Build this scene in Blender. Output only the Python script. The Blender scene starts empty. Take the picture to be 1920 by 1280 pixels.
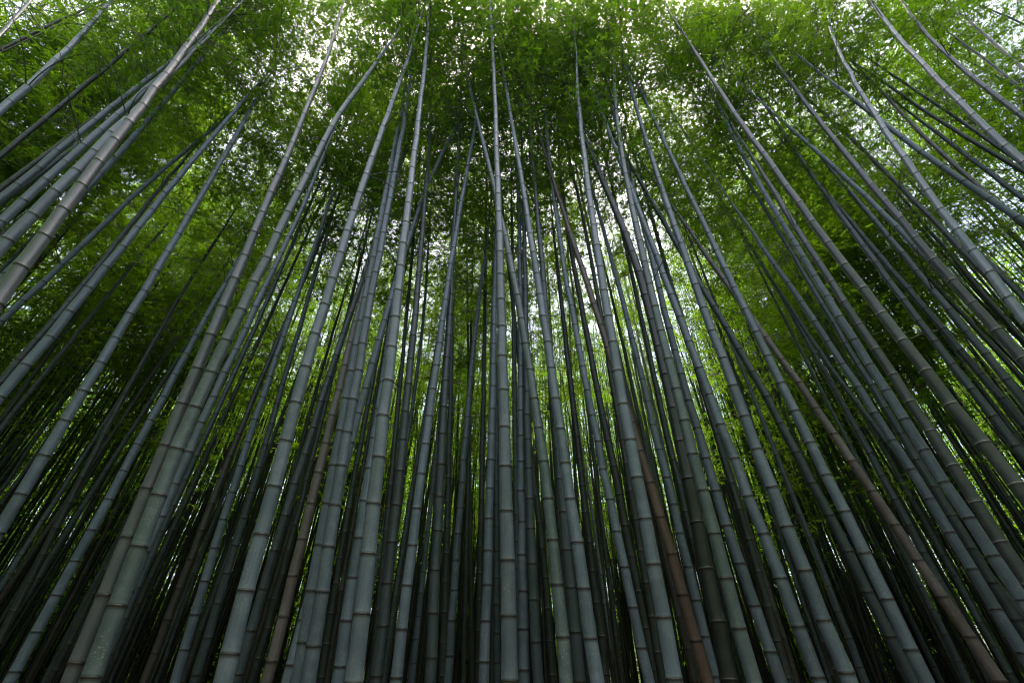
import bpy, math, random
import numpy as np
R = math.radians
scene = bpy.context.scene

# ------------------------------------------------------------------ camera
cam_d = bpy.data.cameras.new('camera')
cam_d.sensor_width = 36.0
cam_d.lens = 16.0
cam_d.clip_start = 0.05
cam_d.clip_end = 2000.0
cam = bpy.data.objects.new('camera', cam_d)
cam.location = (0, 0, 1.45)
cam.rotation_euler = (R(90 + 38.3), 0, 0)
scene.collection.objects.link(cam)
scene.camera = cam

# ------------------------------------------------------------------ sky, sun, exposure
SUN_EL, SUN_AZ = R(84), R(6)          # azimuth from +Y (the way the camera looks) towards +X
world = bpy.data.worlds.new('World')
scene.world = world
world.use_nodes = True
wn, wl = world.node_tree.nodes, world.node_tree.links
wn.clear()
sky = wn.new('ShaderNodeTexSky')
sky.sky_type = 'NISHITA'
sky.sun_disc = False
sky.sun_elevation = SUN_EL
sky.sun_rotation = SUN_AZ
sky.air_density = 1.0
sky.dust_density = 7.0
sky.ozone_density = 1.0
bg = wn.new('ShaderNodeBackground')
bg.inputs['Strength'].default_value = 0.15
wo = wn.new('ShaderNodeOutputWorld')
wl.new(sky.outputs[0], bg.inputs['Color'])
wl.new(bg.outputs[0], wo.inputs['Surface'])

sun_d = bpy.data.lights.new('sun', 'SUN')
sun_d.energy = 3.2
sun_d.angle = R(20)
sun_d.color = (1.0, 0.95, 0.86)
sun = bpy.data.objects.new('sun', sun_d)
sun.rotation_euler = (R(90) - SUN_EL, 0, R(180) - SUN_AZ)   # the lamp's -Z runs from the sun to the ground
sun.location = (0, 0, 40)
scene.collection.objects.link(sun)

vs = scene.view_settings
vs.view_transform = 'Standard'
vs.look = 'None'
vs.exposure = 2.05
vs.gamma = 1.0
vs.use_curve_mapping = False
scene.cycles.diffuse_bounces = 4
scene.cycles.glossy_bounces = 2
scene.cycles.transmission_bounces = 4
scene.cycles.max_bounces = 6
scene.cycles.filter_width = 1.15
scene.cycles.sample_clamp_indirect = 6.0

rng = np.random.default_rng(11)
random.seed(5)
C = scene.collection


# ------------------------------------------------------------------ materials
def new_mat(name):
    m = bpy.data.materials.new(name)
    m.use_nodes = True
    m.node_tree.nodes.clear()
    return m, m.node_tree.nodes, m.node_tree.links


def node(ns, t, **kw):
    n = ns.new(t)
    for k, v in kw.items():
        setattr(n, k, v)
    return n


def mixc(ns, ls, fac, a, b, blend='MIX'):
    n = ns.new('ShaderNodeMix')
    n.data_type = 'RGBA'
    n.blend_type = blend
    for sock, v in ((n.inputs[0], fac), (n.inputs[6], a), (n.inputs[7], b)):
        if hasattr(v, 'is_output'):
            ls.new(v, sock)
        elif isinstance(v, (int, float)):
            sock.default_value = v
        else:
            sock.default_value = (*v, 1)
    return n.outputs[2]


def maprange(ns, ls, v, a, b, c=0.0, d=1.0):
    n = ns.new('ShaderNodeMapRange')
    n.clamp = True
    ls.new(v, n.inputs[0])
    for i, x in zip((1, 2, 3, 4), (a, b, c, d)):
        n.inputs[i].default_value = x
    return n.outputs[0]


def math_n(ns, ls, op, a, b=None):
    n = ns.new('ShaderNodeMath')
    n.operation = op
    for s, v in ((n.inputs[0], a), (n.inputs[1], b)):
        if v is None:
            continue
        if hasattr(v, 'is_output'):
            ls.new(v, s)
        else:
            s.default_value = v
    return n.outputs[0]


def culm_material(name, c1, c2, ring, wax, fleck, rough=0.38):
    m, ns, ls = new_mat(name)
    tc = node(ns, 'ShaderNodeTexCoord')
    info = node(ns, 'ShaderNodeObjectInfo')
    add = node(ns, 'ShaderNodeVectorMath', operation='ADD')
    ls.new(tc.outputs['Object'], add.inputs[0])
    comb = node(ns, 'ShaderNodeCombineXYZ')
    off = math_n(ns, ls, 'MULTIPLY', info.outputs['Random'], 57.0)
    ls.new(off, comb.inputs[0]); ls.new(off, comb.inputs[2])
    ls.new(comb.outputs[0], add.inputs[1])
    # broad blotches
    n1 = node(ns, 'ShaderNodeTexNoise')
    n1.inputs['Scale'].default_value = 1.7
    n1.inputs['Detail'].default_value = 5.0
    n1.inputs['Roughness'].default_value = 0.6
    ls.new(add.outputs[0], n1.inputs['Vector'])
    f1 = maprange(ns, ls, n1.outputs['Fac'], 0.36, 0.64)
    col = mixc(ns, ls, f1, c1, c2)
    # lengthwise fibres
    mp = node(ns, 'ShaderNodeMapping')
    mp.inputs['Scale'].default_value = (90, 90, 2.2)
    ls.new(add.outputs[0], mp.inputs['Vector'])
    n2 = node(ns, 'ShaderNodeTexNoise')
    n2.inputs['Scale'].default_value = 1.0
    n2.inputs['Detail'].default_value = 4.0
    ls.new(mp.outputs[0], n2.inputs['Vector'])
    f2 = maprange(ns, ls, n2.outputs['Fac'], 0.3, 0.7, 0.82, 1.14)
    g2 = node(ns, 'ShaderNodeCombineColor')
    for i in range(3):
        ls.new(f2, g2.inputs[i])
    col = mixc(ns, ls, 1.0, col, g2.outputs[0], 'MULTIPLY')
    # scuffed dull patches
    n5 = node(ns, 'ShaderNodeTexNoise')
    n5.inputs['Scale'].default_value = 9.0
    n5.inputs['Detail'].default_value = 6.0
    n5.inputs['Roughness'].default_value = 0.7
    ls.new(add.outputs[0], n5.inputs['Vector'])
    f5 = maprange(ns, ls, n5.outputs['Fac'], 0.50, 0.72, 0.0, 0.62)
    col = mixc(ns, ls, f5, col, wax)
    # pale lichen flecks, most of them low on the culm
    n3 = node(ns, 'ShaderNodeTexNoise')
    n3.inputs['Scale'].default_value = 95.0
    n3.inputs['Detail'].default_value = 3.0
    ls.new(add.outputs[0], n3.inputs['Vector'])
    n4 = node(ns, 'ShaderNodeTexNoise')
    n4.inputs['Scale'].default_value = 3.5
    ls.new(add.outputs[0], n4.inputs['Vector'])
    sep = node(ns, 'ShaderNodeSeparateXYZ')
    ls.new(tc.outputs['Object'], sep.inputs[0])
    hz = maprange(ns, ls, sep.outputs['Z'], 1.0, 6.5, 1.0, 0.12)
    f3 = math_n(ns, ls, 'MULTIPLY', maprange(ns, ls, n3.outputs['Fac'], 0.6, 0.68),
                maprange(ns, ls, n4.outputs['Fac'], 0.47, 0.62))
    f3 = math_n(ns, ls, 'MULTIPLY', f3, hz)
    col = mixc(ns, ls, f3, col, fleck)
    # node marks: waxy band under the node, dark scar on it
    a1 = node(ns, 'ShaderNodeAttribute', attribute_name='wax')
    a2 = node(ns, 'ShaderNodeAttribute', attribute_name='ring')
    col = mixc(ns, ls, math_n(ns, ls, 'MULTIPLY', a1.outputs['Fac'], 0.34), col, wax)
    col = mixc(ns, ls, a2.outputs['Fac'], col, ring)
    # each culm a little lighter or darker
    a3 = node(ns, 'ShaderNodeAttribute', attribute_name='tone')       # every joint weathers its own way
    br = math_n(ns, ls, 'MULTIPLY', maprange(ns, ls, info.outputs['Random'], 0, 1, 0.80, 1.16),
                maprange(ns, ls, a3.outputs['Fac'], 0, 1, 0.86, 1.14))
    g3 = node(ns, 'ShaderNodeCombineColor')
    for i in range(3):
        ls.new(br, g3.inputs[i])
    col = mixc(ns, ls, 1.0, col, g3.outputs[0], 'MULTIPLY')
    p = node(ns, 'ShaderNodeBsdfPrincipled')
    ls.new(col, p.inputs['Base Color'])
    p.inputs['Specular IOR Level'].default_value = 0.5
    ls.new(maprange(ns, ls, n5.outputs['Fac'], 0.3, 0.7, rough - 0.06, rough + 0.14), p.inputs['Roughness'])
    bump = node(ns, 'ShaderNodeBump')
    bump.inputs['Strength'].default_value = 0.12
    bump.inputs['Distance'].default_value = 0.004
    ls.new(n2.outputs['Fac'], bump.inputs['Height'])
    ls.new(bump.outputs[0], p.inputs['Normal'])
    o = node(ns, 'ShaderNodeOutputMaterial')
    ls.new(p.outputs[0], o.inputs['Surface'])
    return m


RING = (0.022, 0.017, 0.016)
CULM = {
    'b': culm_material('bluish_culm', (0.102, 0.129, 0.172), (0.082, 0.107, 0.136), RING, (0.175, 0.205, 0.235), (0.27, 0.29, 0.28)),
    'g': culm_material('mossy_culm', (0.086, 0.113, 0.132), (0.068, 0.096, 0.100), RING, (0.16, 0.195, 0.195), (0.32, 0.34, 0.31)),
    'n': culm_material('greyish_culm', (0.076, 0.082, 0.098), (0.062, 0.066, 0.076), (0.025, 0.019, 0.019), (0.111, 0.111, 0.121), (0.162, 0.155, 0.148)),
    'p': culm_material('pinkish_culm', (0.128, 0.104, 0.106), (0.098, 0.078, 0.076), (0.036, 0.024, 0.020), (0.17, 0.15, 0.15), (0.22, 0.19, 0.18)),
    'r': culm_material('reddish_culm', (0.112, 0.068, 0.055), (0.080, 0.050, 0.042), (0.025, 0.016, 0.013), (0.12, 0.09, 0.08), (0.17, 0.13, 0.12)),
    'd': culm_material('shaded_green_culm', (0.042, 0.055, 0.070), (0.032, 0.044, 0.052), RING, (0.068, 0.082, 0.085), (0.116, 0.122, 0.122)),  # the grove's shade is put into this darker colour
    'k': culm_material('old_shaded_culm', (0.020, 0.024, 0.023), (0.014, 0.016, 0.015), (0.037, 0.037, 0.034), (0.037, 0.038, 0.038), (0.062, 0.065, 0.062)),  # blackened by age, with deep shade put into the colour too
    'o': culm_material('old_brown_culm', (0.039, 0.030, 0.027), (0.028, 0.022, 0.019), (0.015, 0.011, 0.011), (0.056, 0.045, 0.041), (0.083, 0.075, 0.068)),  # own brown, with shade of the rear culms mixed into the colour
    'w': culm_material('charcoal_culm', (0.060, 0.066, 0.075), (0.049, 0.054, 0.060), (0.153, 0.153, 0.153), (0.106, 0.112, 0.119), (0.128, 0.136, 0.136)),
}


def leaf_material(name, ca, cb, ta, tb, trans):
    m, ns, ls = new_mat(name)
    at = node(ns, 'ShaderNodeAttribute', attribute_name='tint')
    info = node(ns, 'ShaderNodeObjectInfo')
    f = math_n(ns, ls, 'ADD', math_n(ns, ls, 'MULTIPLY', at.outputs['Fac'], 0.65),
               math_n(ns, ls, 'MULTIPLY', info.outputs['Random'], 0.35))
    cd = mixc(ns, ls, f, ca, cb)
    ct = mixc(ns, ls, f, ta, tb)
    d = node(ns, 'ShaderNodeBsdfDiffuse')
    ls.new(cd, d.inputs['Color'])
    t = node(ns, 'ShaderNodeBsdfTranslucent')
    ls.new(ct, t.inputs['Color'])
    mx = node(ns, 'ShaderNodeMixShader')
    mx.inputs[0].default_value = trans
    ls.new(d.outputs[0], mx.inputs[1])
    ls.new(t.outputs[0], mx.inputs[2])
    g = node(ns, 'ShaderNodeBsdfGlossy')
    g.inputs['Roughness'].default_value = 0.45
    g.inputs['Color'].default_value = (0.8, 0.85, 0.9, 1)
    mx2 = node(ns, 'ShaderNodeMixShader')
    mx2.inputs[0].default_value = 0.025
    ls.new(mx.outputs[0], mx2.inputs[1])
    ls.new(g.outputs[0], mx2.inputs[2])
    o = node(ns, 'ShaderNodeOutputMaterial')
    ls.new(mx2.outputs[0], o.inputs['Surface'])
    return m


LEAF = leaf_material('bamboo_leaf', (0.045, 0.108, 0.010), (0.088, 0.158, 0.013),
                     (0.105, 0.27, 0.008), (0.32, 0.52, 0.012), 0.55)


def simple_material(name, c1, c2, scale, rough=0.8):
    m, ns, ls = new_mat(name)
    tc = node(ns, 'ShaderNodeTexCoord')
    n1 = node(ns, 'ShaderNodeTexNoise')
    n1.inputs['Scale'].default_value = scale
    n1.inputs['Detail'].default_value = 6.0
    ls.new(tc.outputs['Object'], n1.inputs['Vector'])
    col = mixc(ns, ls, maprange(ns, ls, n1.outputs['Fac'], 0.35, 0.65), c1, c2)
    p = node(ns, 'ShaderNodeBsdfPrincipled')
    ls.new(col, p.inputs['Base Color'])
    p.inputs['Roughness'].default_value = rough
    o = node(ns, 'ShaderNodeOutputMaterial')
    ls.new(p.outputs[0], o.inputs['Surface'])
    return m


TWIG = simple_material('bamboo_twig', (0.075, 0.085, 0.045), (0.05, 0.055, 0.035), 6.0, 0.6)
SOIL = simple_material('leaf_litter', (0.075, 0.055, 0.038), (0.040, 0.030, 0.022), 7.0, 0.95)


# ------------------------------------------------------------------ mesh helpers
def mesh_obj(name, verts, quads, mat, parent=None, attrs=None, smooth=True, tris=None):
    me = mesh_data(name, verts, quads, mat, attrs, smooth, tris)
    o = bpy.data.objects.new(name, me)
    C.objects.link(o)
    if parent is not None:
        o.parent = parent
    return o


def mesh_data(name, verts, quads, mat, attrs=None, smooth=True, tris=None):
    me = bpy.data.meshes.new(name)
    verts = np.asarray(verts, dtype=np.float32)
    parts, sizes = [], []
    if quads is not None and len(quads):
        q = np.asarray(quads, dtype=np.int32); parts.append(q.ravel()); sizes.append(np.full(len(q), 4, np.int32))
    if tris is not None and len(tris):
        t = np.asarray(tris, dtype=np.int32); parts.append(t.ravel()); sizes.append(np.full(len(t), 3, np.int32))
    loops = np.concatenate(parts); sz = np.concatenate(sizes)
    starts = np.concatenate(([0], np.cumsum(sz)[:-1])).astype(np.int32)
    me.vertices.add(len(verts)); me.vertices.foreach_set('co', verts.ravel())
    me.loops.add(len(loops)); me.loops.foreach_set('vertex_index', loops)
    me.polygons.add(len(sz)); me.polygons.foreach_set('loop_start', starts)
    me.polygons.foreach_set('loop_total', sz)
    me.polygons.foreach_set('use_smooth', np.full(len(sz), smooth))
    me.update(calc_edges=True)
    for k, v in (attrs or {}).items():
        a = me.attributes.new(k, 'FLOAT', 'POINT')
        a.data.foreach_set('value', np.asarray(v, np.float32))
    me.materials.append(mat)
    return me


# offsets (m) along the culm around a node: swelling, scar ridge, groove, upper ring
PROF = [(-0.075, 1.000, 0.15, 0.0), (-0.030, 1.004, 0.8, 0.0), (-0.0085, 1.030, 0.5, 0.1), (-0.0065, 1.070, 0.0, 0.9),
        (0.0040, 1.070, 0.0, 1.0), (0.0065, 1.015, 0.0, 0.85), (0.011, 1.045, 1.0, 0.0), (0.017, 1.03, 0.7, 0.0), (0.034, 1.002, 0.1, 0.0)]


def taper(z, h=20.0):
    return 1 - 0.8 * min(1.0, z / h) ** 1.1


def interp_path(pts):
    zs = np.array([p[0] for p in pts], float); xs = np.array([p[1] for p in pts], float)
    m = np.zeros(len(zs))
    d = np.diff(xs) / np.diff(zs)
    m[0], m[-1] = d[0], d[-1]
    m[1:-1] = (d[:-1] * np.diff(zs)[1:] + d[1:] * np.diff(zs)[:-1]) / (zs[2:] - zs[:-2])

    def f(z):
        i = min(max(np.searchsorted(zs, z) - 1, 0), len(zs) - 2)
        h = zs[i + 1] - zs[i]; t = (z - zs[i]) / h
        return ((2*t**3 - 3*t**2 + 1) * xs[i] + (t**3 - 2*t**2 + t) * h * m[i]
                + (-2*t**3 + 3*t**2) * xs[i + 1] + (t**3 - t**2) * h * m[i + 1])
    return f


def culm_mesh(fx, fy, D0, H, zn, sides, name='culm', h_taper=20.0, r=random, z_thin=None):
    """A jointed bamboo culm along x = fx(z), y = fy(z): every joint a swollen, scarred ring."""
    zsn = [zn]
    step = lambda z: (0.335 + 0.0125 * min(z, 11)) * (D0 / 0.12) ** 0.5
    while zsn[-1] < H:
        zsn.append(zsn[-1] + step(zsn[-1]) * r.uniform(0.95, 1.05))
    while zsn[0] > 0.25:
        zsn.insert(0, zsn[0] - step(zsn[0]) * r.uniform(0.95, 1.05))
    rows = [(-0.3, 1.0, 0, 0)]
    for k, z in enumerate(zsn):
        for dz, rr, wx, rg in PROF:
            if 0 < z + dz < H:
                rows.append((z + dz, rr, wx, rg))
        if k + 1 < len(zsn):
            zm = z + 0.5 * (zsn[k + 1] - z)
            if 0 < zm < H:
                rows.append((zm, r.uniform(0.985, 1.0), 0, 0))
    rows.sort()
    jx = np.array([r.gauss(0, 0.0038) for _ in zsn]); jy = np.array([r.gauss(0, 0.0038) for _ in zsn])
    ez = np.array(zsn)
    rows.append((H, 0.6, 0, 0))
    a = np.linspace(0, 2 * np.pi, sides, endpoint=False)
    V, wax, ring, tone = [], [], [], []
    tn = [r.uniform(0, 1) for _ in range(len(zsn) + 2)]
    for z, rr, wx, rg in rows:
        rad = 0.5 * D0 * taper(max(z, 0), h_taper) * rr
        if z_thin is not None and z > z_thin:          # the whippy top inside the crown
            rad *= 1 - 0.72 * min(1.0, (z - z_thin) / 3.5) ** 0.8
        cx, cy = fx(max(z, 0)) + np.interp(z, ez, jx), fy(max(z, 0)) + np.interp(z, ez, jy)
        V.append(np.stack([cx + rad * np.cos(a), cy + rad * np.sin(a), np.full(sides, z)], 1))
        wax += [wx] * sides; ring += [rg] * sides; tone += [tn[int(np.searchsorted(ez, z))]] * sides
    n = len(rows)
    i = np.arange(n - 1)[:, None] * sides
    j = np.arange(sides)[None, :]; j2 = (j + 1) % sides
    Q = np.stack([i + j, i + j2, i + sides + j2, i + sides + j], -1).reshape(-1, 4)
    return mesh_data(name, np.concatenate(V), Q, CULM['b'], {'wax': wax, 'ring': ring, 'tone': tone}), zsn


def tube_rows(pts, radii, sides=4):
    pts = np.asarray(pts, float)
    t = np.gradient(pts, axis=0); t /= np.linalg.norm(t, axis=1)[:, None] + 1e-9
    ref = np.array([0.31, 0.17, 0.93])
    u = np.cross(t, ref); u /= np.linalg.norm(u, axis=1)[:, None] + 1e-9
    v = np.cross(t, u)
    a = np.linspace(0, 2 * np.pi, sides, endpoint=False)
    V = (pts[:, None, :] + np.asarray(radii)[:, None, None] * (u[:, None, :] * np.cos(a)[None, :, None] + v[:, None, :] * np.sin(a)[None, :, None])).reshape(-1, 3)
    i = np.arange(len(pts) - 1)[:, None] * sides
    j = np.arange(sides)[None, :]; j2 = (j + 1) % sides
    Q = np.stack([i + j, i + j2, i + sides + j2, i + sides + j], -1).reshape(-1, 4)
    return V, Q


def leaf_arrays(base, direc, length, width, rnd):
    """Lance-shaped leaves, folded along the midrib: base, two shoulders, tip. All arrays of n rows."""
    n = len(base)
    d = direc / (np.linalg.norm(direc, axis=1)[:, None] + 1e-9)
    side = np.cross(d, rnd.normal(size=(n, 3)) * 0.45 + np.array([0, 0, 1.0]))
    side /= np.linalg.norm(side, axis=1)[:, None] + 1e-9
    nor = np.cross(side, d)
    m = base + d * (length * 0.38)[:, None]
    sag = nor * (length * 0.05)[:, None]
    V = np.stack([base, m + side * (width / 2)[:, None] + sag, base + d * length[:, None] - nor * (length * 0.06)[:, None],
                  m - side * (width / 2)[:, None] + sag], 1).reshape(-1, 3)
    k = np.arange(n)[:, None] * 4
    T = np.concatenate([k + np.array([[0, 1, 2]]), k + np.array([[0, 2, 3]])])
    return V, T


def make_crown(L, rmax, n_nodes, fans, rnd, leaf_len=(0.075, 0.130)):
    """Branches (one mesh) and leaves (another) of one bamboo, around a straight axis 0..L."""
    BV, BQ, off = [], [], 0
    lb, ld = [], []
    az = rnd.uniform(0, 6.28)
    for k in range(n_nodes):
        t = (k + rnd.uniform(-.3, .3)) / n_nodes
        t = max(t, 0.0)
        z = t * L
        az += math.pi + rnd.uniform(-0.7, 0.7)
        prof = (0.42 + 1.9 * t) if t < 0.3 else (1.0 - 0.62 * ((t - 0.3) / 0.7) ** 1.3)
        for b in range(2):
            if rnd.uniform() < 0.08 + 0.25 * (t < 0.12):
                continue
            aa = az + (0.45 if b else -0.45) + rnd.uniform(-.3, .3)
            ln = rmax * prof * rnd.uniform(0.6, 1.15)
            up = rnd.uniform(0.55, 1.0)
            s = np.linspace(0, 1, 7)
            hx = np.stack([np.cos(aa + 0.3 * s * rnd.uniform(-1, 1)), np.sin(aa + 0.3 * s * rnd.uniform(-1, 1))], 1)
            rad = ln * s
            zz = z + ln * (up * s - rnd.uniform(0.45, 0.95) * s ** 2.2)
            P = np.stack([hx[:, 0] * rad, hx[:, 1] * rad, zz], 1)
            V, Q = tube_rows(P, 0.009 * (1 - 0.75 * s) * (0.6 + 0.5 * ln / rmax), 3)
            BV.append(V); BQ.append(Q + off); off += len(V)
            nf = int(fans * ln / rmax + 1)
            for _ in range(nf):
                sc = rnd.uniform(0.22, 1.0) ** 0.8
                i = min(int(sc * 6), 5); fr = sc * 6 - i
                p = P[i] * (1 - fr) + P[i + 1] * fr
                # side twig
                ta = rnd.uniform(0, 6.28)
                tl = rnd.uniform(0.08, 0.42)
                q = p + np.array([math.cos(ta) * tl, math.sin(ta) * tl, rnd.uniform(-0.22, 0.16)])
                if rnd.uniform() < 0.6:
                    V, Q = tube_rows([p, (p + q) / 2 + [0, 0, 0.02], q], [0.003, 0.0025, 0.0015], 3)
                    BV.append(V); BQ.append(Q + off); off += len(V)
                m = rnd.integers(4, 8)
                fa = ta + rnd.uniform(-0.4, 0.4)
                for w in range(m):
                    a2 = fa + (w - (m - 1) / 2) * rnd.uniform(0.28, 0.5)
                    lb.append(q - np.array([math.cos(fa), math.sin(fa), 0]) * 0.03 * w * rnd.uniform(0, 1))
                    ld.append([math.cos(a2), math.sin(a2), rnd.uniform(-0.85, 0.12)])
    V, Q = tube_rows([(0, 0, L * i / 12) for i in range(13)], [0.008] * 12 + [0.004], 4)      # unseen spine inside the culm, joining the branches
    BV.append(V); BQ.append(Q + off); off += len(V)
    lb, ld = np.array(lb), np.array(ld)
    n = len(lb)
    ll = rnd.uniform(*leaf_len, n)
    V, T = leaf_arrays(lb, ld, ll, ll * rnd.uniform(0.135, 0.185, n), rnd)
    tint = np.repeat(np.clip(rnd.normal(0.45, 0.25, n), 0, 1), 4)
    return (mesh_data('branches', np.concatenate(BV), np.concatenate(BQ), TWIG),
            mesh_data('crown', V, None, LEAF, {'tint': tint}, False, T), n)


CROWN_L = 9.0
CROWNS = [make_crown(CROWN_L, rnd_r, 24, FANS, np.random.default_rng(100 + k))
          for k, rnd_r in enumerate((1.45, 1.6, 1.75, 1.5, 1.85, 1.65, 1.4, 1.7))
          for FANS in (66,)]
N_DENSE = len(CROWNS)
CROWNS += [make_crown(CROWN_L, rr, 23, 31, np.random.default_rng(200 + k)) for k, rr in enumerate((1.75, 1.9, 1.6, 1.8))]      # airy crowns beside the open path
print('leaves per crown', [c[2] for c in CROWNS])


# ------------------------------------------------------------------ setting: ground
def build_ground():
    n = 60
    xs = np.concatenate([np.linspace(-400, -32, 8), np.linspace(-30, 30, n), np.linspace(32, 400, 8)])
    X, Y = np.meshgrid(xs, xs + 8)
    Z = 0.03 * np.sin(X * 0.9 + 1.3 * np.sin(Y * 0.4)) + 0.03 * np.cos(Y * 1.1 + X * 0.3)
    Z[np.abs(X) > 60] = 0
    V = np.stack([X, Y, Z], -1).reshape(-1, 3)
    m = len(xs)
    i = np.arange(m - 1)[:, None] * m; j = np.arange(m - 1)[None, :]
    Q = np.stack([i + j, i + j + 1, i + m + j + 1, i + m + j], -1).reshape(-1, 4)
    o = mesh_obj('ground', V, Q, SOIL)
    o['kind'] = 'structure'


build_ground()


# ------------------------------------------------------------------ bamboos
def tag(o, label, group=None):
    o['label'] = label
    o['category'] = 'bamboo'
    if group:
        o['group'] = group


def set_mat(o, mat):
    """Give one object its own material while its mesh data stays shared."""
    o.material_slots[0].link = 'OBJECT'
    o.material_slots[0].material = mat


def add_crown(root, k, loc, tilt, spin, sc, sr):
    for me, nm in ((CROWNS[k][0], 'branches'), (CROWNS[k][1], 'crown')):
        o = bpy.data.objects.new(nm, me)
        C.objects.link(o)
        o.parent = root
        o.location = loc
        o.rotation_mode = 'XYZ'
        # spin about the culm first, then lean with it
        from mathutils import Matrix
        rot = Matrix.Rotation(tilt[0], 4, 'Y') @ Matrix.Rotation(-tilt[1], 4, 'X') @ Matrix.Rotation(spin, 4, 'Z')
        o.rotation_euler = rot.to_euler('XYZ')
        o.scale = (sr, sr, sc)


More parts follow.
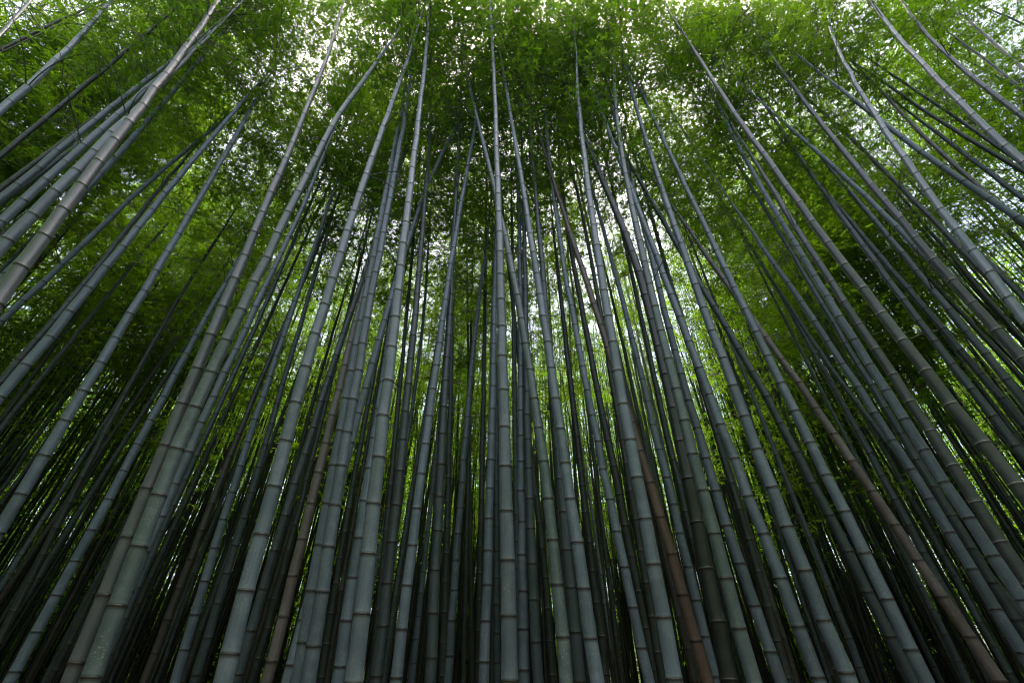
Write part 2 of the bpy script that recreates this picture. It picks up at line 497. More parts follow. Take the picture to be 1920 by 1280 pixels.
STEMS = {   # kind of culm, distance ahead of the path, base diameter, height of one joint, height, centre line (z, x)
    'S1': ('g', 3.275, 0.122, 1.919, 16.47, [(0, -2.173), (1.53, -2.438), (3.21, -2.6), (4.89, -2.632), (6.57, -2.639), (8.25, -2.616), (9.93, -2.451), (16.47, -1.844)]),
    'S2': ('b', 4.57, 0.105, 4.226, 18.72, [(0, -3.325), (2.79, -3.446), (4.17, -3.483), (5.54, -3.489), (6.91, -3.488), (8.28, -3.503), (9.65, -3.558), (18.72, -3.853)]),
    'S2b': ('d', 6.087, 0.1, 3.488, 18.13, [(0, -4.325), (1.88, -4.439), (2.33, -4.463), (2.77, -4.48), (3.22, -4.49), (3.67, -4.493), (4.11, -4.49), (18.13, -4.626)]),
    'S3': ('n', 3.348, 0.122, 3.775, 16.84, [(0, -2.432), (1.53, -2.597), (3.97, -2.831), (6.41, -3.032), (8.84, -3.237), (11.28, -3.481), (13.72, -3.803), (16.84, -4.215)]),
    'S4': ('b', 4.207, 0.122, 4.455, 16.82, [(0, -4.368), (2.65, -4.551), (4.27, -4.661), (5.88, -4.77), (7.5, -4.886), (9.12, -5.017), (10.73, -5.169), (16.82, -5.721)]),
    'S5': ('b', 3.986, 0.122, 4.659, 16.72, [(0, -5.304), (3.92, -5.217), (5.14, -5.201), (6.36, -5.199), (7.58, -5.199), (8.8, -5.189), (10.02, -5.156), (16.72, -5.018)]),
    'S5b': ('n', 4.907, 0.1, 5.706, 16.46, [(0, -6.823), (4.67, -6.572), (5.69, -6.54), (6.71, -6.543), (7.73, -6.561), (8.75, -6.578), (9.77, -6.575), (16.46, -6.571)]),
    'S6': ('b', 4.617, 0.11, 6.188, 18.5, [(0, -7.54), (5.49, -6.838), (6.45, -6.73), (7.41, -6.634), (8.37, -6.528), (9.33, -6.388), (10.29, -6.189), (18.5, -4.74)]),
    'S7': ('n', 2.581, 0.135, 5.46, 17.59, [(0, -3.236), (3.9, -3.996), (5.34, -4.251), (6.78, -4.47), (8.22, -4.681), (9.66, -4.909), (11.1, -5.18), (17.59, -6.353)]),
    'S8': ('b', 2.785, 0.13, 5.643, 18.8, [(0, -4.489), (4.76, -4.753), (5.27, -4.78), (5.77, -4.808), (6.28, -4.835), (6.78, -4.863), (7.29, -4.889), (18.8, -5.506)]),
    'S9': ('b', 3.1, 0.12, 6.364, 16.88, [(0, -5.474), (5.55, -5.598), (6.25, -5.612), (6.94, -5.623), (7.64, -5.63), (8.33, -5.635), (9.03, -5.636), (16.88, -5.691)]),
    'S10': ('b', 3.195, 0.115, 6.805, 16.43, [(0, -6.186), (6.11, -6.08), (6.78, -6.067), (7.44, -6.05), (8.11, -6.03), (8.77, -6.006), (9.44, -5.978), (16.43, -5.73)]),
    'S10b': ('o', 3.796, 0.11, 7.863, 18.24, [(0, -7.908), (7.26, -7.387), (7.77, -7.351), (8.28, -7.316), (8.8, -7.282), (9.31, -7.25), (9.82, -7.219), (18.24, -6.685)]),
    'S10c': ('d', 3.848, 0.11, 7.822, 17.82, [(0, -7.92), (7.48, -7.199), (7.82, -7.166), (8.16, -7.133), (8.51, -7.1), (8.85, -7.067), (9.19, -7.034), (17.82, -6.202)]),
    'S11': ('b', 2.684, 0.125, 7.929, 18.41, [(0, -5.359), (7.27, -6.415), (7.97, -6.525), (8.66, -6.655), (9.36, -6.803), (10.06, -6.97), (10.75, -7.155), (18.41, -8.966)]),
    'S12': ('d', 2.723, 0.1, 10.299, 18.63, [(0, -4.684), (10.01, -8.362), (10.35, -8.49), (10.7, -8.617), (11.05, -8.745), (11.39, -8.873), (11.74, -9.0), (18.63, -11.531)]),
    'S13': ('d', 4.545, 0.1, 9.807, 18.78, [(0, -9.212), (9.41, -9.592), (9.81, -9.608), (10.2, -9.624), (10.6, -9.64), (11.0, -9.656), (11.39, -9.672), (18.78, -9.971)]),
    'S14': ('b', 5.806, 0.122, 2.384, 16.4, [(0, -5.145), (1.62, -5.14), (2.83, -5.144), (4.03, -5.159), (5.23, -5.176), (6.43, -5.186), (7.64, -5.182), (16.4, -5.186)]),
    'S15': ('o', 8.666, 0.11, 3.304, 18.1, [(0, -8.805), (2.9, -8.56), (3.34, -8.525), (3.78, -8.491), (4.22, -8.46), (4.66, -8.431), (5.09, -8.404), (18.1, -7.54)]),
    'S16': ('d', 7.929, 0.11, 2.97, 18.77, [(0, -7.644), (2.61, -7.487), (3.06, -7.459), (3.52, -7.432), (3.97, -7.404), (4.43, -7.377), (4.89, -7.349), (18.77, -6.512)]),
    'S17': ('k', 6.683, 0.11, 5.977, 16.4, [(0, -6.122), (4.46, -6.543), (5.51, -6.63), (6.57, -6.69), (7.62, -6.725), (8.67, -6.734), (9.73, -6.717), (16.4, -6.731)]),
    'S19': ('b', 5.863, 0.115, 2.537, 16.49, [(0, -3.317), (1.6, -3.477), (3.43, -3.634), (5.27, -3.746), (7.11, -3.831), (8.94, -3.904), (10.78, -3.984), (16.49, -4.235)]),
    'S20': ('d', 6.3, 0.115, 2.379, 18.69, [(0, -3.436), (1.61, -3.523), (3.12, -3.61), (4.64, -3.704), (6.16, -3.802), (7.68, -3.901), (9.19, -3.999), (18.69, -4.614)]),
    'S21': ('o', 6.401, 0.115, 2.558, 18.06, [(0, -4.094), (1.69, -4.144), (2.67, -4.174), (3.65, -4.201), (4.63, -4.219), (5.61, -4.222), (6.58, -4.202), (18.06, -4.125)]),
    'S22': ('b', 3.421, 0.125, 2.735, 17.41, [(0, -1.604), (1.54, -1.739), (3.26, -1.86), (4.97, -1.93), (6.69, -1.961), (8.4, -1.964), (10.11, -1.952), (17.41, -1.924)]),
    'S22b': ('d', 5.242, 0.12, 2.719, 18.24, [(0, -2.506), (1.75, -2.543), (2.62, -2.555), (3.49, -2.553), (4.36, -2.539), (5.23, -2.516), (6.1, -2.486), (18.24, -2.192)]),
    'S22c': ('k', 7.398, 0.115, 2.596, 16.92, [(0, -3.387), (2.07, -3.389), (2.82, -3.394), (3.57, -3.406), (4.33, -3.425), (5.08, -3.453), (5.83, -3.487), (16.92, -3.875)]),
    'S23': ('p', 4.911, 0.115, 2.407, 16.45, [(0, -2.086), (1.57, -2.12), (3.24, -2.164), (4.91, -2.209), (6.58, -2.24), (8.25, -2.24), (9.91, -2.193), (16.45, -2.048)]),
    'S24': ('b', 4.133, 0.125, 2.478, 20.07, [(0, -1.335), (1.68, -1.493), (4.76, -1.727), (7.84, -1.899), (10.91, -2.081), (13.99, -2.347), (17.07, -2.771), (20.07, -3.202)]),
    'S24b': ('b', 4.339, 0.125, 2.544, 17.91, [(0, -1.507), (1.74, -1.657), (4.02, -1.83), (6.3, -1.972), (8.58, -2.102), (10.87, -2.239), (13.15, -2.405), (17.91, -2.75)]),
    'S25': ('k', 6.912, 0.11, 2.71, 17.83, [(0, -2.218), (1.76, -2.34), (3.19, -2.425), (4.63, -2.485), (6.06, -2.525), (7.49, -2.549), (8.93, -2.56), (17.83, -2.669)]),
    'S25b': ('o', 8.789, 0.1, 2.944, 18.77, [(0, -2.78), (2.19, -2.892), (2.65, -2.914), (3.1, -2.935), (3.56, -2.954), (4.02, -2.971), (4.48, -2.986), (18.77, -3.529)]),
    'S26': ('b', 4.823, 0.115, 4.881, 16.87, [(0, -1.95), (3.75, -1.849), (5.33, -1.801), (6.91, -1.727), (8.49, -1.602), (10.07, -1.4), (11.65, -1.096), (16.87, -0.185)]),
    'S28': ('b', 4.83, 0.12, 2.376, 16.83, [(0, -1.397), (1.77, -1.497), (2.47, -1.534), (3.18, -1.565), (3.88, -1.596), (4.59, -1.629), (5.29, -1.668), (16.83, -2.279)]),
    'S27': ('b', 3.489, 0.128, 2.271, 18.0, [(0, -0.846), (1.66, -0.979), (3.72, -1.136), (5.78, -1.283), (7.84, -1.426), (9.9, -1.569), (11.96, -1.719), (18.0, -2.157)]),
    'S29': ('d', 4.73, 0.12, 2.312, 17.64, [(0, -1.063), (1.6, -1.131), (3.18, -1.205), (4.75, -1.29), (6.32, -1.387), (7.9, -1.493), (9.47, -1.608), (17.64, -2.187)]),
    'S29b': ('d', 7.317, 0.1, 5.634, 17.59, [(0, -1.839), (4.94, -1.828), (5.95, -1.835), (6.96, -1.859), (7.97, -1.9), (8.98, -1.958), (9.98, -2.033), (17.59, -2.499)]),
    'S30': ('k', 7.189, 0.115, 2.783, 18.56, [(0, -1.659), (1.68, -1.779), (2.61, -1.845), (3.54, -1.912), (4.46, -1.979), (5.39, -2.046), (6.32, -2.113), (18.56, -2.996)]),
    'S31': ('b', 4.69, 0.115, 2.283, 17.98, [(0, -0.945), (1.9, -0.962), (4.23, -0.963), (6.56, -0.927), (8.89, -0.856), (11.21, -0.754), (13.54, -0.623), (17.98, -0.376)]),
    'S32': ('d', 4.804, 0.12, 2.081, 17.02, [(0, -0.604), (1.64, -0.697), (2.64, -0.75), (3.64, -0.795), (4.64, -0.837), (5.65, -0.879), (6.65, -0.923), (17.02, -1.386)]),
    'S33': ('k', 6.733, 0.115, 2.698, 16.52, [(0, -0.717), (2.0, -0.838), (3.05, -0.902), (4.1, -0.967), (5.15, -1.033), (6.19, -1.1), (7.24, -1.168), (16.52, -1.766)]),
    'S34': ('b', 6.127, 0.105, 2.492, 18.42, [(0, -0.687), (1.69, -0.693), (3.07, -0.694), (4.45, -0.685), (5.84, -0.66), (7.22, -0.614), (8.6, -0.541), (18.42, -0.098)]),
    'S35': ('k', 9.449, 0.11, 4.489, 17.43, [(0, -0.745), (1.75, -0.812), (2.53, -0.841), (3.3, -0.87), (4.08, -0.9), (4.85, -0.929), (5.62, -0.959), (17.43, -1.408)]),
    'S35b': ('k', 9.779, 0.11, 4.239, 18.52, [(0, -0.572), (1.72, -0.691), (2.69, -0.758), (3.66, -0.825), (4.63, -0.893), (5.6, -0.96), (6.57, -1.027), (18.52, -1.856)]),
    'S35c': ('k', 7.096, 0.115, 3.227, 18.8, [(0, -0.381), (1.68, -0.422), (2.2, -0.434), (2.72, -0.447), (3.24, -0.46), (3.77, -0.473), (4.29, -0.485), (18.8, -0.84)]),
    'S36': ('b', 5.53, 0.12, 2.441, 18.15, [(0, -0.285), (1.68, -0.275), (2.75, -0.271), (3.81, -0.271), (4.87, -0.275), (5.93, -0.284), (7.0, -0.297), (18.15, -0.399)]),
    'S37': ('d', 7.149, 0.11, 2.494, 18.73, [(0, -0.138), (1.68, -0.189), (2.77, -0.219), (3.86, -0.242), (4.96, -0.259), (6.05, -0.269), (7.14, -0.273), (18.73, -0.359)]),
    'S38': ('b', 3.702, 0.128, 4.562, 18.74, [(0, 0.042), (1.69, -0.015), (4.17, -0.097), (6.65, -0.182), (9.13, -0.274), (11.61, -0.379), (14.09, -0.503), (18.74, -0.734)]),
    'S39': ('b', 5.402, 0.12, 2.36, 18.78, [(0, 0.134), (1.61, 0.119), (3.49, 0.116), (5.36, 0.128), (7.24, 0.14), (9.11, 0.135), (10.99, 0.098), (18.78, -0.043)]),
    'S39b': ('d', 6.435, 0.11, 5.631, 17.78, [(0, 0.092), (5.13, 0.044), (6.12, 0.035), (7.1, 0.026), (8.09, 0.017), (9.07, 0.008), (10.06, -0.001), (17.78, -0.072)]),
    'S40': ('g', 4.194, 0.12, 2.551, 16.74, [(0, 0.452), (1.56, 0.402), (3.29, 0.302), (5.01, 0.127), (6.73, -0.105), (8.45, -0.374), (10.17, -0.662), (16.74, -1.729)]),
    'S41': ('b', 4.114, 0.122, 2.508, 16.42, [(0, 0.712), (1.56, 0.614), (3.72, 0.471), (5.87, 0.317), (8.03, 0.15), (10.19, -0.029), (12.34, -0.22), (16.42, -0.578)]),
    'S42': ('d', 5.352, 0.12, 2.613, 18.78, [(0, 0.296), (1.61, 0.245), (2.36, 0.225), (3.12, 0.211), (3.87, 0.204), (4.63, 0.204), (5.38, 0.211), (18.78, 0.197)]),
    'S43': ('k', 6.547, 0.115, 2.715, 16.86, [(0, 0.512), (1.8, 0.467), (2.26, 0.452), (2.71, 0.43), (3.16, 0.401), (3.61, 0.364), (4.07, 0.32), (16.86, -0.684)]),
    'S44': ('d', 4.837, 0.122, 2.295, 16.78, [(0, 0.63), (1.58, 0.579), (2.16, 0.561), (2.73, 0.546), (3.31, 0.533), (3.89, 0.522), (4.46, 0.512), (16.78, 0.268)]),
    'S44b': ('o', 7.293, 0.11, 3.517, 17.8, [(0, 0.744), (3.11, 0.74), (4.13, 0.737), (5.16, 0.732), (6.18, 0.725), (7.2, 0.716), (8.23, 0.704), (17.8, 0.611)]),
    'S45': ('k', 6.136, 0.118, 2.704, 18.47, [(0, 1.061), (1.69, 1.02), (2.97, 0.99), (4.25, 0.963), (5.53, 0.939), (6.81, 0.919), (8.09, 0.902), (18.47, 0.751)]),
    'S46': ('b', 4.946, 0.108, 2.492, 21.5, [(0, 1.339), (1.57, 1.195), (4.96, 0.936), (8.35, 0.787), (11.73, 0.765), (15.12, 0.888), (18.5, 1.174), (21.5, 1.445)]),
    'S47': ('k', 5.78, 0.125, 2.791, 16.43, [(0, 1.569), (1.64, 1.476), (3.94, 1.343), (6.25, 1.219), (8.56, 1.132), (10.87, 1.105), (13.18, 1.164), (16.43, 1.243)]),
    'S48': ('r', 4.875, 0.122, 2.597, 16.57, [(0, 1.802), (1.68, 1.669), (3.16, 1.531), (4.64, 1.363), (6.12, 1.176), (7.6, 0.983), (9.09, 0.796), (16.57, -0.143)]),
    'S48b': ('o', 7.119, 0.115, 2.345, 18.79, [(0, 2.366), (1.77, 2.288), (2.01, 2.278), (2.26, 2.267), (2.51, 2.256), (2.75, 2.245), (3.0, 2.235), (18.79, 1.544)]),
    'S50': ('b', 3.903, 0.128, 2.291, 17.35, [(0, 1.148), (1.66, 1.118), (3.76, 1.096), (5.86, 1.105), (7.96, 1.15), (10.06, 1.234), (12.16, 1.36), (17.35, 1.661)]),
    'S51': ('b', 5.494, 0.112, 2.968, 18.41, [(0, 2.016), (1.7, 1.97), (3.24, 1.93), (4.78, 1.887), (6.32, 1.838), (7.86, 1.776), (9.4, 1.695), (18.41, 1.252)]),
    'S51b': ('k', 5.724, 0.11, 7.279, 16.63, [(0, 1.525), (6.69, 1.493), (7.58, 1.484), (8.48, 1.466), (9.37, 1.438), (10.27, 1.4), (11.16, 1.354), (16.63, 1.122)]),
    'S52': ('k', 4.463, 0.155, 5.76, 18.7, [(0, 1.642), (4.89, 1.813), (5.84, 1.812), (6.8, 1.758), (7.75, 1.667), (8.7, 1.558), (9.66, 1.448), (18.7, 0.563)]),
    'S52c': ('k', 6.285, 0.118, 3.132, 18.74, [(0, 2.506), (1.81, 2.414), (2.63, 2.379), (3.44, 2.356), (4.26, 2.345), (5.07, 2.346), (5.89, 2.36), (18.74, 2.362)]),
    'S53': ('g', 4.007, 0.122, 2.551, 16.6, [(0, 1.717), (1.55, 1.705), (3.73, 1.698), (5.91, 1.723), (8.09, 1.804), (10.27, 1.962), (12.45, 2.218), (16.6, 2.692)]),
    'S54': ('b', 4.338, 0.12, 4.474, 17.9, [(0, 2.442), (1.85, 2.332), (4.15, 2.195), (6.45, 2.059), (8.76, 1.923), (11.06, 1.786), (13.36, 1.65), (17.9, 1.38)]),
    'S55': ('b', 4.675, 0.115, 2.465, 18.1, [(0, 2.324), (1.86, 2.192), (2.7, 2.142), (3.53, 2.109), (4.37, 2.095), (5.2, 2.099), (6.03, 2.121), (18.1, 2.161)]),
    'S56': ('b', 4.224, 0.128, 2.313, 20.41, [(0, 2.566), (1.65, 2.5), (4.8, 2.415), (7.96, 2.411), (11.11, 2.49), (14.26, 2.65), (17.41, 2.893), (20.41, 3.131)]),
    'S57': ('k', 5.912, 0.115, 3.012, 16.72, [(0, 2.813), (1.72, 2.883), (2.17, 2.899), (2.63, 2.911), (3.09, 2.918), (3.55, 2.921), (4.01, 2.92), (16.72, 3.017)]),
    'S58': ('b', 4.397, 0.12, 2.492, 18.35, [(0, 3.292), (1.82, 3.205), (3.86, 3.109), (5.9, 3.021), (7.94, 2.939), (9.98, 2.863), (12.02, 2.794), (18.35, 2.578)]),
    'S59': ('p', 5.153, 0.12, 2.603, 17.5, [(0, 4.751), (1.72, 4.407), (2.9, 4.198), (4.07, 3.995), (5.25, 3.761), (6.42, 3.5), (7.6, 3.255), (17.5, 1.303)]),
    'S60': ('d', 4.847, 0.118, 2.615, 16.72, [(0, 3.527), (1.79, 3.404), (2.7, 3.332), (3.6, 3.24), (4.5, 3.129), (5.41, 2.997), (6.31, 2.846), (16.72, 1.318)]),
    'S61': ('b', 5.03, 0.115, 5.028, 16.6, [(0, 4.718), (2.13, 4.654), (3.15, 4.613), (4.17, 4.552), (5.19, 4.469), (6.21, 4.366), (7.23, 4.243), (16.6, 3.254)]),
    'S62': ('b', 4.626, 0.125, 4.728, 18.45, [(0, 4.675), (2.32, 4.548), (4.45, 4.456), (6.58, 4.412), (8.71, 4.416), (10.84, 4.468), (12.96, 4.569), (18.45, 4.814)]),
    'S63': ('d', 6.581, 0.105, 5.691, 16.65, [(0, 6.835), (4.59, 5.888), (5.2, 5.768), (5.82, 5.662), (6.43, 5.571), (7.05, 5.493), (7.66, 5.43), (16.65, 4.27)]),
    'S64': ('w', 3.616, 0.125, 4.316, 18.74, [(0, 4.327), (2.85, 4.077), (4.71, 3.932), (6.57, 3.824), (8.42, 3.753), (10.28, 3.719), (12.14, 3.721), (18.74, 3.705)]),
    'S65': ('d', 4.737, 0.118, 4.82, 17.57, [(0, 5.805), (3.67, 5.657), (5.3, 5.605), (6.93, 5.582), (8.55, 5.587), (10.18, 5.621), (11.81, 5.683), (17.57, 5.873)]),
    'S66': ('d', 4.888, 0.118, 5.159, 16.52, [(0, 6.447), (4.37, 6.106), (5.38, 6.029), (6.39, 5.954), (7.4, 5.881), (8.41, 5.811), (9.42, 5.744), (16.52, 5.254)]),
    'S67': ('b', 4.258, 0.11, 7.76, 17.21, [(0, 6.32), (6.23, 5.792), (6.98, 5.721), (7.72, 5.633), (8.46, 5.527), (9.2, 5.406), (9.95, 5.267), (17.21, 4.095)]),
    'S68': ('w', 3.845, 0.125, 5.052, 18.25, [(0, 5.45), (4.32, 5.327), (6.51, 5.298), (8.69, 5.335), (10.88, 5.439), (13.07, 5.608), (15.25, 5.843), (18.25, 6.157)]),
    'S69': ('d', 4.666, 0.118, 5.688, 18.17, [(0, 6.176), (4.32, 6.074), (5.09, 6.055), (5.85, 6.036), (6.62, 6.017), (7.38, 5.997), (8.15, 5.977), (18.17, 5.717)]),
    'S70': ('b', 3.393, 0.115, 7.791, 17.27, [(0, 4.547), (4.63, 5.094), (6.56, 5.341), (8.49, 5.65), (10.42, 6.056), (12.34, 6.594), (14.27, 7.298), (17.27, 8.354)]),
    'S71': ('b', 3.085, 0.125, 7.976, 16.99, [(0, 5.727), (6.73, 6.404), (8.0, 6.553), (9.28, 6.745), (10.56, 6.979), (11.83, 7.255), (13.11, 7.573), (16.99, 8.473)]),
    'S72': ('b', 3.75, 0.12, 7.371, 18.54, [(0, 8.53), (6.43, 6.797), (7.17, 6.61), (7.92, 6.453), (8.67, 6.326), (9.41, 6.228), (10.16, 6.159), (18.54, 5.017)]),
    'S73': ('o', 4.203, 0.105, 8.933, 16.8, [(0, 7.903), (7.39, 7.528), (8.17, 7.502), (8.95, 7.502), (9.73, 7.53), (10.51, 7.585), (11.29, 7.666), (16.8, 8.028)]),
    'S74': ('d', 3.237, 0.115, 9.648, 16.68, [(0, 7.174), (8.24, 7.582), (9.33, 7.668), (10.42, 7.817), (11.51, 8.03), (12.59, 8.307), (13.68, 8.648), (16.68, 9.464)]),
    'S75': ('k', 4.201, 0.11, 10.335, 16.78, [(0, 10.607), (8.35, 8.531), (9.01, 8.377), (9.66, 8.242), (10.32, 8.127), (10.98, 8.03), (11.63, 7.953), (16.78, 7.178)]),
    'S76': ('k', 4.161, 0.1, 10.476, 16.57, [(0, 9.547), (9.35, 8.535), (9.9, 8.476), (10.45, 8.417), (10.99, 8.358), (11.54, 8.299), (12.08, 8.24), (16.57, 7.755)]),
    'S77': ('d', 4.436, 0.115, 8.796, 18.59, [(0, 9.099), (7.97, 8.438), (8.39, 8.403), (8.82, 8.368), (9.24, 8.333), (9.66, 8.297), (10.09, 8.262), (18.59, 7.557)]),
    'S78': ('k', 3.832, 0.1, 12.067, 17.95, [(0, 8.444), (10.58, 9.736), (11.13, 9.803), (11.68, 9.87), (12.23, 9.937), (12.77, 10.004), (13.32, 10.071), (17.95, 10.636)]),
    'S78b': ('k', 3.547, 0.1, 12.231, 18.43, [(0, 7.224), (10.76, 9.621), (11.32, 9.746), (11.88, 9.871), (12.44, 9.996), (13.0, 10.121), (13.56, 10.245), (18.43, 11.33)]),
    'S79': ('d', 5.47, 0.115, 3.159, 18.55, [(0, 5.28), (2.48, 5.187), (3.29, 5.158), (4.1, 5.133), (4.91, 5.112), (5.72, 5.093), (6.53, 5.079), (18.55, 4.804)]),
    'S80': ('w', 4.398, 0.125, 4.801, 18.37, [(0, 4.511), (2.31, 4.484), (3.51, 4.459), (4.7, 4.421), (5.9, 4.382), (7.09, 4.356), (8.28, 4.354), (18.37, 4.263)]),
    'S83': ('d', 5.291, 0.11, 7.046, 18.56, [(0, 8.227), (6.48, 8.185), (6.67, 8.184), (6.86, 8.182), (7.06, 8.181), (7.25, 8.18), (7.44, 8.179), (18.56, 8.106)]),
}

LABELS = {
    'S1': 'thickest mossy grey-green bamboo at lower left, speckled with pale lichen near its base',
    'S7': 'stout pale grey bamboo slanting from the left edge into the top left corner',
    'S22': 'broad smooth blue-grey bamboo just left of the pinkish stem',
    'S23': 'slim pinkish brown bamboo left of the touching twin stems',
    'S24': 'right-hand and nearer of two touching twin bamboos rising to the top edge',
    'S24b': 'left-hand of two touching twin bamboos, its joints sitting slightly higher',
    'S27': 'broad blue-grey bamboo directly right of the touching twin stems',
    'S26': 'thin pale bamboo leaning right, passing behind the stem right of the twins',
    'S38': 'tall straight blue-grey bamboo in the middle running up to the top edge',
    'S40': 'greenish bamboo right of the central stem whose top leans left behind it',
    'S48': 'reddish brown leaning bamboo right of centre, ringed with dark joints',
    'S53': 'mossy grey-green bamboo right of the red-brown stem with white lichen near its base',
    'S59': 'long pinkish brown bamboo leaning across the lower right of the grove',
    'S64': 'thick charcoal bamboo with pale joint rings running off the lower right edge',
    'S68': 'charcoal bamboo with pale joint rings slanting towards the right edge above halfway',
    'S70': 'bright curved blue-grey bamboo arching up from the right edge to the top',
    'S71': 'pale blue-grey bamboo crossing the upper right corner beneath a gap of sky',
    'S11': 'lone blue-grey bamboo poking from the left edge high in the upper left corner',
    'S46': 'slender pale bamboo right of centre rising thin among the top leaves',
    'S3': 'dull grey-brown bamboo standing directly left of and behind the mossy thick stem',
    'S2': 'slim bluish bamboo tucked against the right side of the mossy thick stem',
    'S34': 'thin crooked grey bamboo left of centre in front of a black thicket',
    'S56': 'long blue-grey bamboo curving up to the top edge right of centre',
    'S50': 'stout blue-grey bamboo with speckled bark immediately left of the red-brown stem',
    'S41': 'stout violet-grey bamboo, second broad one right of the central stem',

}
KIND_TEXT = {'b': 'blue-grey', 'g': 'mossy grey-green', 'n': 'dull grey', 'p': 'pinkish brown', 'r': 'red-brown',
             'd': 'dark grey-green', 'k': 'blackish', 'o': 'dark brown', 'w': 'charcoal pale-ringed'}
LANDMARKS = [('S7', 'the corner stem'), ('S1', 'the mossy stem'), ('S23', 'the pinkish stem'),
             ('S38', 'the central stem'), ('S48', 'the red-brown stem'), ('S59', 'the brown stem'),
             ('S70', 'the arched right stem')]
MARK_AZ = [math.atan2(STEMS[i][5][0][1], STEMS[i][1]) for i, _ in LANDMARKS]


def between(az):
    n = sum(1 for a in MARK_AZ if a < az)
    if n == 0:
        return 'left of ' + LANDMARKS[0][1]
    if n == len(LANDMARKS):
        return 'right of ' + LANDMARKS[-1][1]
    return 'between ' + LANDMARKS[n - 1][1] + ' and ' + LANDMARKS[n][1]


ORD = ['first', 'second', 'third', 'fourth', 'fifth', 'sixth', 'seventh', 'eighth', 'ninth', 'tenth', 'eleventh', 'twelfth',
       'thirteenth', 'fourteenth', 'fifteenth', 'sixteenth', 'seventeenth', 'eighteenth', 'nineteenth', 'twentieth']


def ordinal(n):
    if n < 20:
        return ORD[n]
    n += 1
    return '%d%s' % (n, {1: 'st', 2: 'nd', 3: 'rd'}.get(n % 10, 'th') if n % 100 not in (11, 12, 13) else 'th')


todo = []            # (azimuth, kind words, object) of bamboos whose label comes from their neighbours


def clampslope(pts, lim=0.3):
    a, b = pts[-2], pts[-1]
    s = max(-lim, min(lim, (b[1] - a[1]) / (b[0] - a[0])))
    return pts[:-1] + [(b[0], a[1] + s * (b[0] - a[0]))]


def side_twigs(root, fx, D0, zsn, ztr, zc, ht, r):
    """Thin, mostly bare twigs in pairs from joints under the crown."""
    joints = [z for z in zsn if max(5.5, zc - 3.5) < z < zc + 2.5]
    for z in r.sample(joints, min(len(joints), r.choice((2, 3, 3, 4)))):
        az = r.uniform(0, 6.28)
        for b in range(r.choice((1, 2))):
            a = az + b * r.uniform(0.5, 0.9)
            ln = r.uniform(0.35, 1.15)
            n = 8
            P = []
            for i in range(n):
                s = i / (n - 1)
                rad = 0.4 * D0 * taper(z, ht) + ln * s
                P.append((fx(z) + rad * math.cos(a + 0.35 * s * b), rad * math.sin(a + 0.35 * s * b),
                          z + ln * (0.75 * s - r.uniform(0.35, 0.6) * s * s)))
            V, Q = tube_rows(P, [0.0085 * (1 - 0.75 * i / (n - 1)) for i in range(n)], 5)
            mesh_obj('twig', V, Q, TWIG, root)


def front_bamboo(idx, key, kind, Y, D0, zn, H, pts):
    r = random.Random(idx * 7 + 3)
    pts = clampslope(pts)
    D0 *= 0.92
    x0 = pts[0][1]
    f = interp_path(pts)
    root = bpy.data.objects.new('bamboo', None)
    root.location = (x0, Y, 0)
    C.objects.link(root)
    wob = r.uniform(0, 6.28)
    arch = r.uniform(0.007, 0.013) if abs(x0) < 0.5 * Y else 0.0          # tops arch out over the open path
    me, zsn = culm_mesh(lambda z: f(z) - x0, lambda z: -arch * max(0.0, z - 9.5) ** 2, D0, H, zn, 16, 'culm', max(20.0, H + 1.5), r, pts[-2][0] - 0.2 if pts[-2][0] > 6.8 else None)
    me.materials.clear()
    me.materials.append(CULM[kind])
    o = bpy.data.objects.new('culm', me)
    C.objects.link(o)
    o.parent = root
    ztr = pts[-2][0]
    zc = (max(8.8, min(ztr - 0.4, 14.0)) if Y < 4.4 else max(8.2, min(ztr - 1.0, 12.0))) + r.uniform(-0.4, 0.4)
    zt = H + 0.3
    zm = 0.5 * (zc + zt)
    slope = (f(zt - .3) - f(zc)) / (zt - zc)
    sc = (zt - zc) / CROWN_L
    add_crown(root, N_DENSE + r.randrange(4) if Y < 4.4 or (Y < 6.6 and abs(x0) < 0.5 * Y) else r.randrange(N_DENSE), (f(zc) - x0, 0, zc), (math.atan(slope), -math.atan(arch * max(0.0, zt - 9.8) ** 2 / (zt - zc))), r.uniform(0, 6.28), sc, r.uniform(0.9, 1.12))
    side_twigs(root, lambda z: (f(z) - x0), D0, zsn, ztr, zc, max(20.0, H + 1.5), r)
    az = math.atan2(x0, Y)
    if key in LABELS:
        tag(root, LABELS[key], 'front bamboos of the grove')
    else:
        tag(root, '', 'front bamboos of the grove')
        todo.append((az, KIND_TEXT[kind] + ' bamboo', root))
    return root


occupied = []
for n, key in enumerate(STEMS):
    kind, Y, D0, zn, H, pts = STEMS[key]
    front_bamboo(n, key, kind, Y, D0, zn, H, list(pts))
    occupied.append((pts[0][1], Y))

# deeper bamboos: ten kinds of culm, each copied where one stands
BACK = []
for k in range(10):
    r = random.Random(900 + k)
    lean, bow, ph = r.uniform(-0.035, 0.035), r.uniform(-0.0035, 0.0035), r.uniform(0, 6.28)
    ly, by = r.uniform(-0.02, 0.02), r.uniform(-0.0015, 0.0015)
    H = r.uniform(15.5, 19.0)
    D0 = r.uniform(0.085, 0.125)
    fx = (lambda z, l=lean, b=bow, p=ph: l * z + b * z * z + 0.03 * math.sin(z * .45 + p))
    fy = (lambda z, l=ly, b=by: l * z + b * z * z)
    me, _ = culm_mesh(fx, fy, D0, H, r.uniform(0.3, 0.6), 10, 'culm', H + 2.0, r)
    zc = r.uniform(4.2, 8.0)
    BACK.append((me, H, zc, fx, fy))


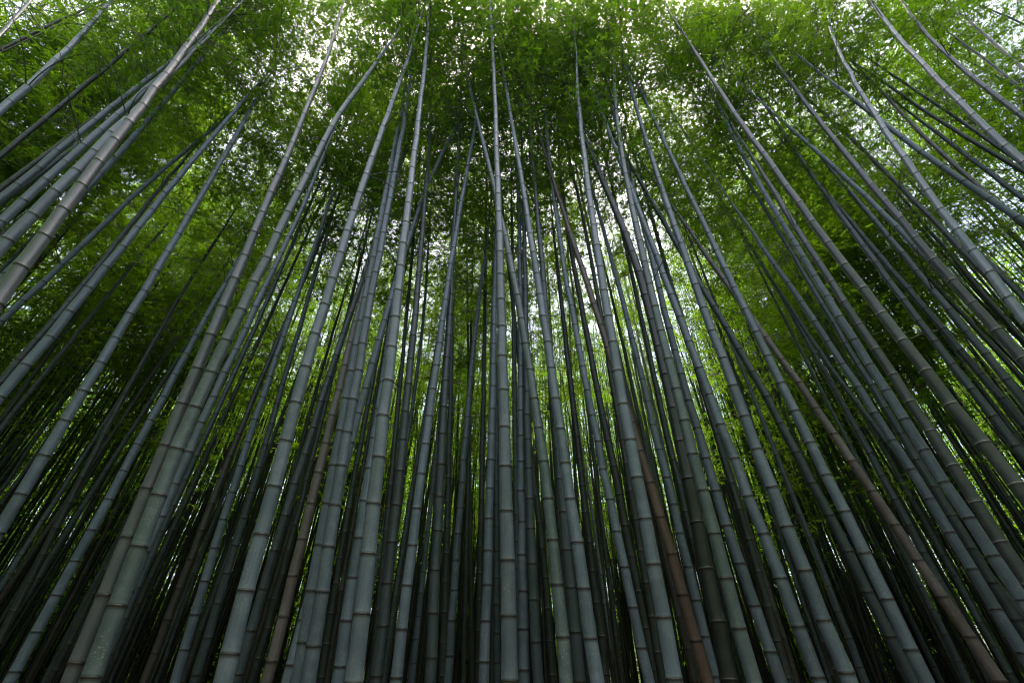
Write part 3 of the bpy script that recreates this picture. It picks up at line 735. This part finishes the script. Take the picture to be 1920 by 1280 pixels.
def back_bamboo(x, y, k, kind, spin, sc, r):
    me, H, zc, fx, fy = BACK[k]
    root = bpy.data.objects.new('bamboo', None)
    root.location = (x, y, 0)
    root.rotation_euler = (0, 0, spin)
    root.scale = (sc, sc, sc)
    C.objects.link(root)
    o = bpy.data.objects.new('culm', me)
    C.objects.link(o)
    o.parent = root
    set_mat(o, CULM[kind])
    dens = 0.5 + 0.5 * math.sin(0.95 * x + 1.7 * math.sin(0.5 * y) + 0.6) * math.cos(0.8 * y + 1.1 * math.sin(0.45 * x))
    dens = min(1.0, max(0.0, (dens - 0.22) / 0.5))
    az = math.degrees(math.atan2(x, y))
    sr = (0.52 + 0.95 * dens + (0.25 if abs(az) > 40 else 0)) * r.uniform(0.9, 1.1)
    for a, w in ((-29, 4.5), (-11, 4.0), (21, 4.0), (53, 4.5)):          # clearings where the sky breaks through
        dens *= 1 - 0.95 * math.exp(-((az - a) / w) ** 2)
        sr *= 1 - 0.58 * math.exp(-((az - a) / w) ** 2)
    if abs(az) < 22:
        sr *= 0.98
    zc += 2.6 * (1 - dens)
    zt = H + 0.3
    sx = (fx(zt - .3) - fx(zc)) / (zt - zc); sy = (fy(zt - .3) - fy(zc)) / (zt - zc)
    add_crown(root, r.randrange(N_DENSE), (fx(zc), fy(zc), zc), (math.atan(sx), math.atan(sy)), r.uniform(0, 6.28),
              (zt - zc) / CROWN_L, sr)
    tag(root, '', 'slender bamboos deeper in the grove')
    todo.append((math.atan2(x, y), 'thin far bamboo' if kind in 'kd' else ('thin far brown bamboo' if kind == 'o' else 'thin far bluish bamboo'), root))


r = random.Random(77)
N_BACK, tries = 203, 0
placed = 0
while placed < N_BACK and tries < 40000:
    tries += 1
    az = r.uniform(-1, 1)
    az = math.copysign(1.32 * abs(az) ** 0.8, az)
    rad = math.sqrt(r.uniform(6.2 ** 2, 21.0 ** 2))
    if abs(az) > 0.95 and rad > 15:
        continue
    x, y = rad * math.sin(az), rad * math.cos(az)
    lim = 6.4 if abs(az) < 0.95 else 3.2
    if y < lim:
        continue
    if any((x - a) ** 2 + (y - b) ** 2 < 0.62 ** 2 for a, b in occupied):
        continue
    occupied.append((x, y))
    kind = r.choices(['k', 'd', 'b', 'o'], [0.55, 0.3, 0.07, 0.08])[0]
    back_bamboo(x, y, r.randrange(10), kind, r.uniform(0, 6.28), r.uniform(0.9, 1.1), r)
    placed += 1
print('deeper bamboos', placed)

todo.sort(key=lambda t: t[0])
count = {}
for az, words, o in todo:
    b = between(az)
    n = count.get((b, words), 0)
    count[(b, words)] = n + 1
    o['label'] = '%s, %s from left %s' % (words, ordinal(n), b)


# ------------------------------------------------------------------ the far grove and its lit edge, too dense to count
def far_grove():
    r = np.random.default_rng(31)
    V, Q, off = [], [], 0
    for _ in range(3300):
        az = r.uniform(-1.2, 1.2); rad = math.sqrt(r.uniform(14.5 ** 2, 36 ** 2))
        x, y = rad * math.sin(az), rad * math.cos(az)
        H = r.uniform(13, 18); lx, ly = r.normal(0, 0.03, 2)
        z = np.linspace(-0.2, H, 9)
        P = np.stack([x + lx * z + 0.0015 * r.normal() * z * z, y + ly * z, z], 1)
        v, q = tube_rows(P, 0.5 * r.uniform(0.07, 0.11) * np.array([taper(max(a, 0), H + 1) for a in z]), 7)
        V.append(v); Q.append(q + off); off += len(v)
    V = np.concatenate(V)
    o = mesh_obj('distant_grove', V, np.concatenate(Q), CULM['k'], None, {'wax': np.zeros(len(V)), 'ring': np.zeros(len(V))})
    o['kind'] = 'stuff'
    o['label'] = 'packed thin dark culms at the far back of the grove'
    # leaf sprays of the far crowns
    n, nc = 520000, 900
    az = r.uniform(-1.25, 1.25, nc); rad = np.sqrt(r.uniform(22 ** 2, 37 ** 2, nc))
    z = 1.5 + 15.0 * r.beta(1.25, 1.1, nc)
    B = np.stack([rad * np.sin(az), rad * np.cos(az), z], 1)[r.integers(0, nc, n)]
    B = B + r.normal(size=(n, 3)) * np.array([0.75, 0.75, 1.0])
    a2 = r.uniform(0, 6.28, n)
    dr = np.stack([np.cos(a2), np.sin(a2), r.uniform(-0.9, 0.2, n)], 1)
    ll = r.uniform(0.16, 0.32, n)
    v, t = leaf_arrays(B, dr, ll, ll * r.uniform(0.25, 0.4, n), r)
    o = mesh_obj('distant_foliage', v, None, LEAF, None, {'tint': np.repeat(np.clip(r.normal(.55, .25, n), 0, 1), 4)}, False, t)
    o['kind'] = 'stuff'
    o['label'] = 'bright green mass of far bamboo leaves behind the stems'
    # undergrowth along the lit far edge
    n = 70000
    nc = 330
    caz = r.uniform(-1.2, 1.2, nc); cr = r.uniform(30, 40, nc); cz = r.uniform(0.2, 5.5, nc) ** 1.0
    ci = r.integers(0, nc, n)
    off3 = r.normal(size=(n, 3)) * np.array([0.9, 0.9, 0.65])
    B = np.stack([cr * np.sin(caz), cr * np.cos(caz), cz], 1)[ci] + off3
    B[:, 2] = np.abs(B[:, 2]) + 0.02
    a2 = r.uniform(0, 6.28, n)
    dr = np.stack([np.cos(a2), np.sin(a2), r.uniform(-0.7, 0.5, n)], 1)
    ll = r.uniform(0.18, 0.36, n)
    v, t = leaf_arrays(B, dr, ll, ll * r.uniform(0.3, 0.5, n), r)
    o = mesh_obj('undergrowth', v, None, LEAF, None, {'tint': np.repeat(np.clip(r.normal(.6, .25, n), 0, 1), 4)}, False, t)
    o['kind'] = 'stuff'
    o['label'] = 'light green undergrowth glimpsed low between the culms'


far_grove()


# ------------------------------------------------------------------ grove added behind and beside the viewer to block sky light
def added_shading_grove():
    r = np.random.default_rng(47)
    V, Q, off = [], [], 0
    spots, tall = [], []
    while len(spots) < 700:
        x, y = r.uniform(-30, 30), r.uniform(-16, 7.0)
        if y > -2.6 and abs(x) < 6.0 + max(0, y) * 2.3:
            continue
        spots.append((x, y))
    for x, y in spots:
        H = r.uniform(10, 12.5) if abs(x) < 8 and y < 0 else r.uniform(13, 17)  # kept lower straight behind, so sky light reaches the upper stems
        tall.append(H)
        lx, ly = r.normal(0, 0.02, 2)
        z = np.linspace(-0.2, H, 9)
        P = np.stack([x + lx * z, y + ly * z, z], 1)
        v, q = tube_rows(P, 0.5 * r.uniform(0.08, 0.12) * np.array([taper(max(a, 0), H + 1) for a in z]), 8)
        V.append(v); Q.append(q + off); off += len(v)
    V = np.concatenate(V)
    o = mesh_obj('shading_grove', V, np.concatenate(Q), CULM['d'], None, {'wax': np.zeros(len(V)), 'ring': np.zeros(len(V))})
    o['kind'] = 'stuff'
    o['label'] = 'added bamboo culms behind and beside the viewer, blocking sky light'
    n = 380000
    ix = r.integers(0, len(spots), n)
    sp, ht = np.array(spots)[ix], np.array(tall)[ix]
    a2 = r.uniform(0, 6.28, n); rr = 1.6 * np.sqrt(r.uniform(0, 1, n))
    B = np.stack([sp[:, 0] + rr * np.cos(a2), sp[:, 1] + rr * np.sin(a2), ht * (0.2 + 0.8 * r.beta(1.4, 1.3, n))], 1)
    a2 = r.uniform(0, 6.28, n)
    dr = np.stack([np.cos(a2), np.sin(a2), r.uniform(-0.9, 0.2, n)], 1)
    ll = r.uniform(0.15, 0.29, n)
    v, t = leaf_arrays(B, dr, ll, ll * r.uniform(0.25, 0.4, n), r)
    o = mesh_obj('shading_foliage', v, None, LEAF, None, {'tint': np.repeat(np.clip(r.normal(.5, .25, n), 0, 1), 4)}, False, t)
    o['kind'] = 'stuff'
    o['label'] = 'added leaf mass behind and beside the viewer, blocking sky light'


added_shading_grove()
